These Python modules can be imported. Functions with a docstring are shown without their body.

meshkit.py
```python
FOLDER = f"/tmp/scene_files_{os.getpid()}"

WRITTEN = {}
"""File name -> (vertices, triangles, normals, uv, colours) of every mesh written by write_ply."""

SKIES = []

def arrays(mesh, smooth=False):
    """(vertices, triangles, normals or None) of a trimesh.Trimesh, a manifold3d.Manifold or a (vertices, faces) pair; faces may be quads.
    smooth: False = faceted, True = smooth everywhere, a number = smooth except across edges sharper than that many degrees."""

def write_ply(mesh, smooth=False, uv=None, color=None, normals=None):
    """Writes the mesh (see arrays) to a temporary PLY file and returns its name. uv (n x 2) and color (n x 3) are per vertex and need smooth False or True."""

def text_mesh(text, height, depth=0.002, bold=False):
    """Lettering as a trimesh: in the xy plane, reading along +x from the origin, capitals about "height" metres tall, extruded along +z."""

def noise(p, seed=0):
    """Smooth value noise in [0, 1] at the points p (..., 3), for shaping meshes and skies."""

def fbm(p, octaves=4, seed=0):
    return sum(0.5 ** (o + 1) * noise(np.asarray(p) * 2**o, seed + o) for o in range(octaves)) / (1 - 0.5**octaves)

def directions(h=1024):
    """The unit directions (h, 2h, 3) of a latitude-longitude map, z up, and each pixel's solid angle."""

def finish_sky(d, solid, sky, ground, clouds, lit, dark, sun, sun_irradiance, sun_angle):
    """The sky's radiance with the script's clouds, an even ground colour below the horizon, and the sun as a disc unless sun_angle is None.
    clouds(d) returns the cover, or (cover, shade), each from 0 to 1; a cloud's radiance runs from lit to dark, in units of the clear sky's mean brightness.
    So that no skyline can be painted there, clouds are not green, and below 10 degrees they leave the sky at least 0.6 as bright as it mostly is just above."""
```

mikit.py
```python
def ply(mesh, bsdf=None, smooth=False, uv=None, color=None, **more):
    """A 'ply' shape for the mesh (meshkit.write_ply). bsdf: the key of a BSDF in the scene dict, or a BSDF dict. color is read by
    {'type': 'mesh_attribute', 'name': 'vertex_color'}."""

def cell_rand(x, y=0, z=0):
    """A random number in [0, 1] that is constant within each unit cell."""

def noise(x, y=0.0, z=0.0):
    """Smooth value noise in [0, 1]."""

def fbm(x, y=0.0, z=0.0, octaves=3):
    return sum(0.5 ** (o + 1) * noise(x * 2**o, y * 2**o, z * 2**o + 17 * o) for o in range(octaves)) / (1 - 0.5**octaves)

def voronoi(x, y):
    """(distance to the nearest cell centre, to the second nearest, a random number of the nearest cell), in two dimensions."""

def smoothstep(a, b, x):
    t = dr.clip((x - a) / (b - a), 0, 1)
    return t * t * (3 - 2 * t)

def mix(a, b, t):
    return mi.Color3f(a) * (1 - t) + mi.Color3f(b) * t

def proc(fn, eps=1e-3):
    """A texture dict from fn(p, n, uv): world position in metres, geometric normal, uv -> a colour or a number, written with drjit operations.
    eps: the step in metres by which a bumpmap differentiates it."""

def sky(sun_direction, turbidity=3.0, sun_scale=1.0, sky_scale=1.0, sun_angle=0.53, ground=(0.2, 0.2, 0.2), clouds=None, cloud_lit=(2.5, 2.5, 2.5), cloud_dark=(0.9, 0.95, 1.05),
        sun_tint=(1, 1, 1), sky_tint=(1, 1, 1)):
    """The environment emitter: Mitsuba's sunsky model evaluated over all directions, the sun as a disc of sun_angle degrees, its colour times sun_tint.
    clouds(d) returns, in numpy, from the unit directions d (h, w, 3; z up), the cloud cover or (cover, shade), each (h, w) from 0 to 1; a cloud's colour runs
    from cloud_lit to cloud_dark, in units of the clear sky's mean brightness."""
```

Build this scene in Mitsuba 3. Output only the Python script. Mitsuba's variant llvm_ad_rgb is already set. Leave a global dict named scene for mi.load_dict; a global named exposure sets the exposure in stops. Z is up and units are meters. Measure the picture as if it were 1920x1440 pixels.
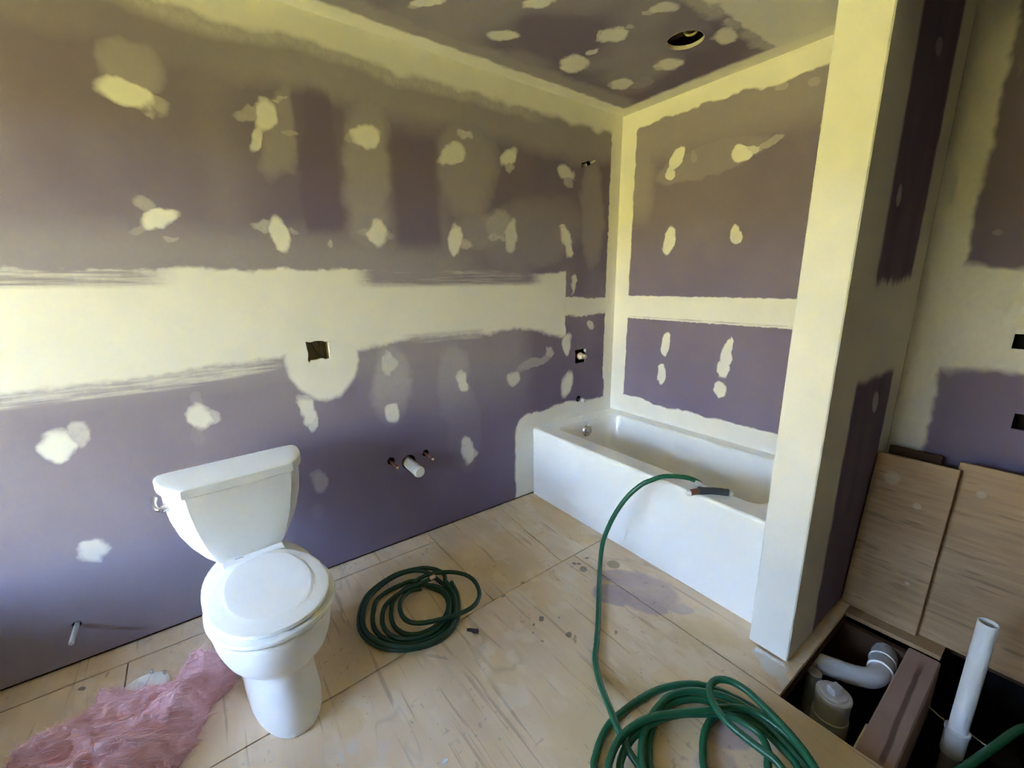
import math, random
import numpy as np, trimesh, manifold3d, shapely
import drjit as dr, mitsuba as mi
import mikit, meshkit
from mikit import ply, proc, noise, fbm, smoothstep, mix
from shapely.geometry import Polygon, Point, box as sbox
rng = np.random.default_rng(7)
random.seed(7)
T = mi.ScalarTransform4f
scene, labels = {}, {}

# ---------------------------------------------------------------- camera, sky, exposure
# world: main wall y=0, tub wall x=0, room towards -x and -y, z up
CAM = [-2.436, -2.059, 1.387]
FWD = [0.5779, 0.7840, -0.2281]
UP = [0.143, 0.178, 0.974]
scene['camera'] = dict(type='perspective', fov=2 * math.degrees(math.atan(960 / 800.589)), fov_axis='x', near_clip=0.02, far_clip=500.0,
                       to_world=T().look_at(origin=CAM, target=[a + b for a, b in zip(CAM, FWD)], up=UP))
exposure = 5.3
# daylight through the window opening in the left wall: blue sky above, sunlit yellow-green lawn and shrubs below
scene['sky'] = mikit.sky(sun_direction=(0.6, -0.3, 0.75), turbidity=3.5, sun_scale=1.6, sky_scale=5.0,
                         sky_tint=(1.05, 0.96, 1.12), ground=(0.50, 0.452, 0.135))

# ---------------------------------------------------------------- helpers
def numbered(name):
    if name not in USED:
        USED.add(name); return name
    k = 1
    while f'{name}_{k:03d}' in USED: k += 1
    key = f'{name}_{k:03d}'; USED.add(key); return key
USED = set()
def thing(name, label, cat, group=None):
    key = numbered(name); labels[key] = {'label': label, 'category': cat}
    if group: labels[key]['group'] = group
    return key
def obj(name, mesh, mat, parent=None, smooth=False, label=None, kind=None, **kw):
    key = numbered(parent + '__' + name if parent else name)
    scene[key] = ply(mesh, mat, smooth=smooth, **kw)
    if label or kind:
        labels.setdefault(key, {})
        if label: labels[key]['label'] = label
        if kind: labels[key]['kind'] = kind
    return key
def one(name, mesh, mat, label, cat, smooth=False, group=None, **kw):
    key = numbered(name); scene[key] = ply(mesh, mat, smooth=smooth, **kw); labels[key] = {'label': label, 'category': cat}
    if group: labels[key]['group'] = group
    return key
def struct(name, mesh, mat, label, smooth=False):
    scene[name] = ply(mesh, mat, smooth=smooth); USED.add(name); labels[name] = {'kind': 'structure', 'label': label}
    return name
def cat(*ms): return trimesh.util.concatenate([m for m in ms])
def cbox(lo, hi, c=0.002):
    lo, hi = np.minimum(lo, hi).astype(float), np.maximum(lo, hi).astype(float); c = min(c, *(0.45 * (hi - lo)))
    P = []
    for i in (0, 1):
        for j in (0, 1):
            for k in (0, 1):
                p = np.array([(lo, hi)[i][0], (lo, hi)[j][1], (lo, hi)[k][2]]); s = np.array([1 - 2 * i, 1 - 2 * j, 1 - 2 * k]) * c
                for a in range(3):
                    q = p + s; q[a] = p[a]; P.append(q)
    return trimesh.convex.convex_hull(np.array(P))
def hbox(lo, hi): 
    return trimesh.creation.box(bounds=[np.minimum(lo, hi), np.maximum(lo, hi)])
def loft(rings, cap0=True, cap1=True):
    R = np.array(rings); n, m = R.shape[:2]; V = R.reshape(-1, 3); F = []
    for i in range(n - 1):
        a = i * m + np.arange(m); b = i * m + (np.arange(m) + 1) % m
        F += [np.stack([a, b, b + m], 1), np.stack([a, b + m, a + m], 1)]
    F = np.vstack(F); extra = []
    if cap0:
        extra.append(R[0].mean(0)); c = len(V); F = np.vstack([F, np.stack([(np.arange(m) + 1) % m, np.arange(m), np.full(m, c)], 1)])
    if cap1:
        extra.append(R[-1].mean(0)); c = len(V) + len(extra) - 1; o = (n - 1) * m
        F = np.vstack([F, np.stack([o + np.arange(m), o + (np.arange(m) + 1) % m, np.full(m, c)], 1)])
    if extra: V = np.vstack([V, extra])
    M = trimesh.Trimesh(V, F, process=False)
    if M.volume < 0: M.invert()
    return M
def spline(pts, step=0.01):
    P = np.array(pts, float); P = np.vstack([2 * P[0] - P[1], P, 2 * P[-1] - P[-2]]); out = []
    for i in range(1, len(P) - 2):
        p0, p1, p2, p3 = P[i - 1:i + 3]; n = max(2, int(np.linalg.norm(p2 - p1) / step))
        a, b, c = np.linalg.norm(p1 - p0) ** .5 + 1e-6, np.linalg.norm(p2 - p1) ** .5 + 1e-6, np.linalg.norm(p3 - p2) ** .5 + 1e-6
        m1 = (p1 - p0) / a - (p2 - p0) / (a + b) + (p2 - p1) / b; m2 = (p2 - p1) / b - (p3 - p1) / (b + c) + (p3 - p2) / c
        m1, m2 = m1 * b, m2 * b
        for t in np.arange(n) / n:
            out.append((2 * t**3 - 3 * t**2 + 1) * p1 + (t**3 - 2 * t**2 + t) * m1 + (-2 * t**3 + 3 * t**2) * p2 + (t**3 - t**2) * m2)
    out.append(P[-2]); return np.array(out)
def tube(path, r, n=14, caps=True):
    P = np.array(path, float); r = np.broadcast_to(np.asarray(r, float), (len(P),))
    t = np.gradient(P, axis=0); t /= np.linalg.norm(t, axis=1, keepdims=True) + 1e-12
    u = np.cross(t[0], [0, 0, 1.0]); u = u if np.linalg.norm(u) > 1e-3 else np.cross(t[0], [1.0, 0, 0]); u /= np.linalg.norm(u)
    a = np.arange(n) * 2 * np.pi / n; rings = []
    for i in range(len(P)):
        u = u - t[i] * (u @ t[i]); u /= np.linalg.norm(u); w = np.cross(t[i], u)
        rings.append(P[i] + r[i] * (np.cos(a)[:, None] * u + np.sin(a)[:, None] * w))
    return loft(rings, caps, caps)
def rod(p0, p1, r0, r1=None, n=24, bev=0.0015):
    p0, p1 = np.array(p0, float), np.array(p1, float); r1 = r0 if r1 is None else r1; d = (p1 - p0) / np.linalg.norm(p1 - p0)
    b = min(bev, 0.3 * r0, 0.3 * r1, 0.3 * np.linalg.norm(p1 - p0))
    return tube([p0, p0 + d * 1e-5, p0 + d * b, p1 - d * b, p1 - d * 1e-5, p1], [max(r0 - b, 1e-4), r0 - b, r0, r1, r1 - b, max(r1 - b, 1e-4)], n)
def pipe(p0, p1, ro, ri, n=28):
    """An open pipe, hollow from end p1."""
    p0, p1 = np.array(p0, float), np.array(p1, float); d = (p1 - p0) / np.linalg.norm(p1 - p0); L = np.linalg.norm(p1 - p0); h = min(0.12, L * 0.8)
    e = (ro - ri) * 0.25
    pts = [p0, p1 - d * e, p1, p1, p1 - d * e, p1 - d * h]; rr = [ro, ro, ro - e, ri + e, ri, ri]
    u = np.cross(d, [0.3, 0.2, 0.9] if abs(d[2]) < 0.9 else [1, 0, 0]); u /= np.linalg.norm(u); w = np.cross(d, u); a = np.arange(n) * 2 * np.pi / n
    return loft([p + r * (np.cos(a)[:, None] * u + np.sin(a)[:, None] * w) for p, r in zip(pts, rr)])
def slab(poly, t0, t1, axis):
    """Extrude a shapely polygon: axis 'z' -> (x,y); 'y' -> (x,z); 'x' -> (y,z)."""
    m = trimesh.creation.extrude_polygon(poly, t1 - t0, engine='earcut'); v = np.array(m.vertices); h = v[:, 2] + t0
    V = {'z': np.stack([v[:, 0], v[:, 1], h], 1), 'y': np.stack([v[:, 0], h, v[:, 1]], 1), 'x': np.stack([h, v[:, 0], v[:, 1]], 1)}[axis]
    M = trimesh.Trimesh(V, m.faces, process=False)
    if M.volume < 0: M.invert()
    return M

# ---------------------------------------------------------------- materials
def mat(name, **kw): scene[name] = {'type': 'twosided', 'bsdf': kw}; return name
def rgb(*c): return {'type': 'rgb', 'value': list(c)}
def prin(name, col, rough=0.5, **kw): return mat(name, type='principled', base_color=rgb(*col) if isinstance(col, tuple) else col, roughness=rough, **kw)

MUD = (0.80, 0.775, 0.70); BOARD = (0.170, 0.132, 0.212)
BACK_PATCHES = [(-2.502,2.02,.072,.04,2.86,1),(-2.422,2.002,.039,.027,2.74,.4),(-2.101,2.04,.062,.034,1.15,.95),(-2.143,1.954,.045,.019,1.21,.8),(-2.15,2.032,.056,.018,-2.91,.4),(-2.022,1.994,.035,.012,-3.1,.4),(-2.037,2.109,.027,.008,-2.98,.5),(-1.704,2.03,.067,.047,-2.67,.95),(-1.769,2.004,.038,.021,-2.86,.4),(-1.692,2.09,.065,.037,-2.81,.3),(-1.275,2.021,.077,.036,-2.68,.9),(-1.204,2.115,.042,.023,-3.1,.7),(-1.135,2.097,.049,.024,3.07,.3),(-.931,2.068,.065,.033,-2.59,.95),(-.921,2.016,.03,.024,-2.74,.5),(-.487,2.035,.065,.033,2.98,.9),(-.464,1.99,.037,.03,-2.84,.5),(-2.477,1.627,.061,.032,-2.86,1),(-2.52,1.673,.036,.027,2.66,.4),(-2.541,1.596,.036,.014,-2.63,.35),(-2.459,1.564,.023,.007,-2.96,.45),(-2.099,1.589,.064,.027,1.79,1),(-2.15,1.616,.041,.019,3.05,.5),(-2.052,1.603,.017,.014,-2.61,.4),(-1.899,1.578,.021,.011,1.33,.5),(-1.691,1.617,.063,.038,1.41,.9),(-1.699,1.623,.082,.021,-3.07,.4),(-1.278,1.619,.071,.032,1.39,1),(-1.237,1.599,.059,.024,-3.08,.5),(-.998,1.698,.096,.073,-2.95,.4),(-.918,1.654,.088,.038,1.42,.75),(-1.017,1.64,.072,.014,3.13,.5),(-.482,1.659,.073,.04,2.04,1),(-.456,1.583,.046,.028,1.6,.95),(-.511,1.727,.027,.016,-3.06,.8),(-.412,1.381,.051,.02,1.61,.8),(-2.877,.851,.051,.041,1.27,1),(-2.818,.883,.041,.025,1.26,.6),(-2.474,.885,.046,.043,2.39,1),(-2.429,.881,.03,.022,2.58,.6),(-2.466,.946,.044,.022,1.44,.3),(-2.49,.803,.058,.028,1.45,.25),(-2.08,.834,.066,.031,1.77,.95),(-2.064,.779,.046,.023,1.49,.8),(-2.066,.473,.06,.036,1.57,.35),(-2.86,.443,.048,.039,1.58,.85),(-2.872,.515,.063,.018,1.21,.22),(-1.679,1.004,.054,.039,1.35,.7),(-1.679,.744,.056,.039,1.78,.95),(-1.268,.851,.058,.037,1.82,.95),(-.9,.822,.051,.043,2.67,.75),(-.746,.902,.146,.026,-2.86,.4),(-.614,.956,.033,.021,2.96,.55),(-1.253,.434,.076,.039,1.71,.85),(-1.217,.408,.028,.022,2.47,.6),(-.459,1.001,.058,.04,1.6,.9),(-.456,.727,.073,.047,1.33,.95),(-.245,1.104,.039,.027,2.43,.7),(-2.105,2.291,.037,.019,1.59,.3),(-2.703,1.535,.026,.01,-3.06,.2),(-2.082,.324,.04,.028,1.72,.1)]
BACK_HAZE = [(-1.709,1.881,.431,.116,1.47,.3),(-1.189,1.98,.286,.19,1.38,.3),(-1.1,1.677,.21,.11,-3.04,.25),(-2.474,2.105,.104,.081,-2.75,.3),(-1.672,.896,.251,.119,1.52,.4),(-1.321,.844,.277,.122,1.55,.35),(-1.263,.581,.294,.125,1.57,.35),(-.73,1.672,.451,.214,-2.88,.2),(-2.04,2.0,.231,.073,1.26,.25),(-.257,1.823,.361,.111,1.62,.25),(-.456,2.262,.271,.115,-2.93,.25),(-.912,.92,.166,.131,2.84,.2),(-2.009,.948,.138,.101,-3.11,.25),(-2.251,1.03,.177,.069,3.12,.2),(-2.069,.622,.159,.059,1.49,.15)]
RIGHT_PATCHES = [(-.418,2.102,.07,.039,2.16,1),(-.382,2.025,.036,.025,-2.63,.9),(-.529,2.084,.031,.022,1.09,.3),(-.804,2.042,.062,.04,-2.62,1),(-.836,2.048,.062,.028,3.11,.8),(-.933,2.062,.068,.017,2.87,.4),(-.403,1.637,.084,.039,1.77,1),(-.824,1.634,.049,.031,1.31,.9),(-.434,.999,.074,.032,1.66,.95),(-.422,.795,.068,.033,1.45,.95),(-.839,.995,.081,.034,1.73,.95),(-.821,.899,.057,.035,1.55,.95),(-.822,.774,.052,.035,1.54,.95),(-.861,1.053,.037,.012,1.46,.9),(-.964,2.306,.033,.019,-2.92,.4),(-1.103,2.272,.03,.018,-2.9,.35),(-1.171,2.076,.017,.012,-2.91,.6),(-1.111,2.126,.177,.069,1.54,.08),(-.611,2.048,.327,.09,3.06,.2),(-1.789,1.567,.013,.01,.86,.3),(-1.749,2.116,.036,.01,1.36,.2)]
CEILING_PATCHES = [(-1.545,-.324,.07,.027,2.26,.95),(-1.576,-.271,.036,.018,2.19,.5),(-1.184,-.308,.071,.041,2.36,.95),(-1.197,-.569,.057,.032,2.04,.95),(-.782,-.588,.057,.054,.96,.95),(-.828,-.562,.034,.018,-2.5,.7),(-.777,-.676,.022,.012,1.8,.5),(-.776,-.838,.055,.043,2.32,.9),(-.802,-.783,.032,.02,2.77,.6),(-.746,-.304,.076,.063,.85,.95),(-.757,-.445,.03,.019,1.89,.8),(-.383,-.307,.067,.056,-2.52,.9),(-.417,-.277,.041,.028,-2.67,.5),(-.301,-.38,.077,.053,1.09,.3),(-.362,-.584,.064,.054,-2.62,.95),(-.371,-.539,.039,.027,-3.06,.7),(-.375,-.873,.068,.045,-2.8,.9),(-.448,-.933,.038,.022,-3.01,.5),(-.607,-.951,.053,.033,3.13,.3),(-1.007,-.645,.065,.027,2.56,.2),(-1.349,-.396,.128,.103,2.42,.15),(-.609,-.788,.183,.118,-2.94,.15)]
PARTITION_PATCHES = [(-.514,1.653,.033,.024,1.83,.5),(-.334,.92,.05,.033,2.16,.5),(-.385,2.121,.038,.026,-2.88,.3)]
LILAC_STAINS = [(-.938,-.942,.136,.057,2.17,.7),(-1.073,-.976,.09,.065,2.31,.9),(-.917,-1.047,.141,.099,1.79,.6),(-1.018,-1.08,.123,.05,2.02,.75),(-.915,-1.2,.064,.035,2.14,.5),(-1.237,-1.615,.095,.058,2.97,.75),(-1.395,-1.632,.075,.048,3.07,.5)]
DARK_SPOTS = [(-1.429,-.888,.015,.011,.79,.7),(-1.476,-.892,.006,.004,.83,.7),(-1.396,-1.019,.014,.013,-2.87,.7),(-1.39,-1.05,.022,.006,-2.36,.4),(-1.053,-.766,.022,.018,-2.77,.6),(-1.04,-.723,.011,.008,2.7,.7),(-1.057,-.706,.011,.009,2.68,.7),(-.973,-.715,.011,.007,2.58,.6),(-1.365,-.929,.006,.005,-2.44,.5),(-1.503,-.979,.005,.004,-2.39,.5),(-1.505,-.927,.006,.004,.82,.5),(-2.944,-.152,.014,.009,2.21,.7),(-2.879,-.129,.014,.006,1.56,.3),(-1.058,-.778,.012,.008,-2.47,.3),(-1.871,-.795,.043,.007,2.29,.25),(-1.481,-.68,.013,.007,3.04,.5),(-1.353,-.661,.011,.007,-3.13,.5),(-1.234,-1.128,.011,.006,-2.54,.5)]
WHITE_SMEARS = [(-.895,-1.583,.053,.04,-2.92,.9),(-.924,-1.63,.032,.015,-2.97,.7),(-.874,-1.526,.033,.024,1.61,.6),(-2.231,-.93,.024,.012,1.42,.4),(-2.266,-.942,.017,.009,1.47,.5),(-2.159,-1.003,.046,.017,1.08,.25),(-2.029,-1.142,.009,.008,1.51,.6)]
HONEY_SPOTS = [(-.795,-.266,.22,.099,1.44,.5),(-.858,-.519,.131,.071,1.75,.4),(-1.248,-1.372,.062,.041,2.82,.35),(-1.643,-.563,.148,.069,3.03,.25),(-2.22,-.834,.065,.044,1.8,.35),(-.916,-1.345,.114,.065,1.81,.3),(-1.28,-.054,.2,.069,3.0,.2)]
R1 = [(-1.685,-1.426,.012),(-1.653,-1.404,.012),(-1.606,-1.382,.012),(-1.551,-1.367,.012),(-1.491,-1.366,.012),(-1.403,-1.373,.012),(-1.312,-1.393,.012),(-1.238,-1.428,.012),(-1.188,-1.469,.012),(-1.155,-1.527,.012),(-1.136,-1.586,.012),(-1.128,-1.647,.012),(-1.137,-1.71,.012),(-1.157,-1.773,.012),(-1.178,-1.811,.012)]
R3 = [(-1.585,-1.519,.033),(-1.559,-1.494,.033),(-1.518,-1.468,.033),(-1.469,-1.449,.033),(-1.406,-1.437,.033),(-1.331,-1.436,.033),(-1.264,-1.463,.033),(-1.224,-1.497,.033),(-1.188,-1.543,.033),(-1.169,-1.595,.033),(-1.164,-1.652,.033),(-1.175,-1.711,.033),(-1.193,-1.769,.033),(-1.209,-1.806,.033)]
R4 = [(-1.556,-1.524,.014),(-1.528,-1.5,.014),(-1.488,-1.473,.014),(-1.44,-1.452,.014),(-1.38,-1.44,.014),(-1.32,-1.45,.014),(-1.26,-1.482,.014),(-1.225,-1.519,.014),(-1.197,-1.563,.014),(-1.18,-1.616,.014),(-1.18,-1.669,.014),(-1.192,-1.724,.014),(-1.206,-1.769,.014),(-1.213,-1.786,.014)]
R2 = [(-1.679,-1.473,.056),(-1.647,-1.454,.056),(-1.594,-1.438,.056),(-1.525,-1.438,.056),(-1.455,-1.455,.056),(-1.379,-1.495,.056),(-1.305,-1.542,.056),(-1.223,-1.59,.056),(-1.183,-1.637,.056),(-1.174,-1.689,.056),(-1.18,-1.744,.056),(-1.201,-1.793,.056),(-1.216,-1.818,.056)]
R5 = [(-1.638,-1.481,.03),(-1.601,-1.46,.03),(-1.554,-1.448,.03),(-1.502,-1.447,.03),(-1.438,-1.459,.03),(-1.364,-1.487,.03),(-1.292,-1.537,.03),(-1.241,-1.58,.03),(-1.22,-1.629,.03),(-1.218,-1.676,.03),(-1.251,-1.713,.03),(-1.3,-1.735,.03)]
R7 = [(-1.434,-1.621,.015),(-1.398,-1.595,.015),(-1.352,-1.571,.015),(-1.307,-1.558,.015),(-1.252,-1.557,.015)]
R6 = [(-1.307,-1.752,.085),(-1.308,-1.717,.085),(-1.31,-1.673,.085),(-1.309,-1.626,.085),(-1.298,-1.583,.085),(-1.271,-1.542,.085),(-1.239,-1.52,.085),(-1.198,-1.52,.085),(-1.167,-1.545,.085),(-1.155,-1.592,.085),(-1.163,-1.641,.085),(-1.176,-1.69,.085),(-1.194,-1.742,.085),(-1.219,-1.792,.085),(-1.241,-1.823,.085)]
DIAG = [(-1.396,-1.161,.011),(-1.444,-1.218,.012),(-1.493,-1.286,.03),(-1.537,-1.356,.05),(-1.565,-1.414,.045),(-1.579,-1.467,.03),(-1.583,-1.505,.02)]
ARC = [(-.701,-1.134,.5),(-.716,-1.116,.513),(-.736,-1.092,.523),(-.772,-1.049,.525),(-.809,-1.005,.517),(-.836,-.974,.497),(-.858,-.947,.477),(-.883,-.918,.44),(-.905,-.891,.395),(-.927,-.865,.335),(-.943,-.846,.281),(-.958,-.829,.218),(-.969,-.815,.151),(-.974,-.809,.084)]
DROP = [(-.976,-.807,.011),(-1.083,-.898,.011),(-1.251,-1.045,.011),(-1.365,-1.138,.011)]
LA = [(-1.632,-.395,.01),(-1.643,-.344,.01),(-1.685,-.292,.01),(-1.74,-.266,.01),(-1.821,-.252,.01),(-1.911,-.273,.01),(-1.984,-.315,.01),(-2.036,-.39,.01),(-2.061,-.453,.01),(-2.068,-.519,.01),(-2.049,-.595,.01),(-2.011,-.654,.01),(-1.961,-.697,.01),(-1.904,-.725,.01),(-1.842,-.737,.01),(-1.78,-.726,.01),(-1.729,-.693,.01),(-1.688,-.636,.01),(-1.649,-.556,.01),(-1.629,-.465,.01)]
LB = [(-1.673,-.406,.026),(-1.706,-.339,.026),(-1.771,-.289,.026),(-1.854,-.287,.026),(-1.928,-.314,.026),(-1.988,-.355,.026),(-2.029,-.418,.026),(-2.053,-.482,.026),(-2.055,-.545,.026),(-2.036,-.608,.026),(-2.0,-.663,.026),(-1.95,-.706,.026),(-1.893,-.734,.026),(-1.831,-.74,.026),(-1.775,-.725,.026),(-1.729,-.681,.026),(-1.694,-.623,.026),(-1.665,-.547,.026),(-1.658,-.462,.026)]
LC = [(-1.696,-.388,.012),(-1.772,-.349,.012),(-1.836,-.341,.012),(-1.902,-.346,.012),(-1.957,-.371,.012),(-1.991,-.427,.012),(-2.012,-.482,.012),(-2.02,-.531,.012),(-2.013,-.579,.012),(-1.988,-.629,.012),(-1.943,-.673,.012),(-1.886,-.701,.012),(-1.827,-.709,.012),(-1.77,-.687,.012),(-1.721,-.644,.012),(-1.686,-.583,.012),(-1.665,-.506,.012),(-1.672,-.436,.012)]
LD = [(-1.775,-.395,.026),(-1.832,-.393,.026),(-1.887,-.412,.026),(-1.941,-.442,.026),(-1.971,-.486,.026),(-1.988,-.536,.026),(-1.99,-.584,.026),(-1.977,-.63,.026),(-1.946,-.666,.026),(-1.907,-.688,.026),(-1.856,-.701,.026),(-1.801,-.689,.026),(-1.748,-.655,.026),(-1.711,-.604,.026),(-1.694,-.539,.026),(-1.704,-.476,.026)]
LE = [(-1.75,-.384,.012),(-1.792,-.374,.012),(-1.855,-.389,.012),(-1.9,-.421,.012),(-1.929,-.474,.012),(-1.946,-.526,.012),(-1.949,-.574,.012),(-1.933,-.624,.012),(-1.9,-.654,.012),(-1.862,-.667,.012),(-1.813,-.666,.012),(-1.764,-.646,.012),(-1.723,-.606,.012),(-1.7,-.553,.012),(-1.7,-.499,.012),(-1.724,-.446,.012)]
LF = [(-1.78,-.463,.045),(-1.821,-.445,.045),(-1.862,-.46,.045),(-1.892,-.489,.045),(-1.909,-.531,.045),(-1.913,-.577,.045),(-1.9,-.618,.045),(-1.866,-.649,.045),(-1.818,-.671,.045),(-1.758,-.689,.045),(-1.701,-.7,.045),(-1.644,-.695,.045),(-1.6,-.665,.045),(-1.578,-.63,.045),(-1.561,-.559,.045),(-1.574,-.497,.045),(-1.613,-.445,.045),(-1.662,-.412,.045),(-1.713,-.392,.045),(-1.756,-.392,.045),(-1.798,-.404,.045)]
LG = [(-1.798,-.404,.045),(-1.851,-.422,.045),(-1.895,-.455,.045)]
LEND = [(-1.867,-.445,.055),(-1.833,-.438,.055),(-1.793,-.438,.055),(-1.751,-.438,.055),(-1.725,-.436,.055)]

def blobs(a, b, items, soft=0.0, base=0.0):
    """Coverage 0..1 of soft-edged ellipses (centre a, b, radii, angle, strength) on a surface."""
    m = mi.Float(base)
    for ca, cb, ra, rb, ang, st in items:
        c, s = math.cos(ang), math.sin(ang); da, db = a - ca, b - cb
        d = dr.square((c * da + s * db) / ra) + dr.square((c * db - s * da) / rb)
        m = dr.maximum(m, st * smoothstep(1.35 + soft, 0.75 - 0.6 * soft, d))
    return m
def haze_of(a, b, items):
    m = mi.Float(0.0)
    for ca, cb, ra, rb, ang, st in items:
        c, s = math.cos(ang), math.sin(ang); da, db = a - ca, b - cb
        d = dr.square((c * da + s * db) / ra) + dr.square((c * db - s * da) / rb)
        m = dr.maximum(m, st * smoothstep(1.5, 0.35, d))
    return m
def wob(a, b, f=7.0, amp=0.03):
    return (fbm(a * f, b * f, 3.3) - 0.5) * 2 * amp, (fbm(a * f, b * f, 9.1) - 0.5) * 2 * amp
def above(v, edge, soft): return smoothstep(edge - soft, edge + soft, v)
def below(v, edge, soft): return smoothstep(edge + soft, edge - soft, v)
def between(v, lo, hi, soft): return above(v, lo, soft) * below(v, hi, soft)
def finish(m, a, b):
    """Mud coverage to colour, with sanding scratches where it is thin."""
    g = fbm(a * 90, b * 60, 1.0)
    m = dr.clip(m, 0, 1); thin = 4 * m * (1 - m)
    m = dr.clip(m + (g - 0.5) * (0.04 + 0.14 * smoothstep(0.32, 0.5, m)) * thin, 0, 1)
    tone = 0.96 + 0.06 * fbm(a * 5, b * 5, 4.0)
    return mix(BOARD, MUD, m) * tone

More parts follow.
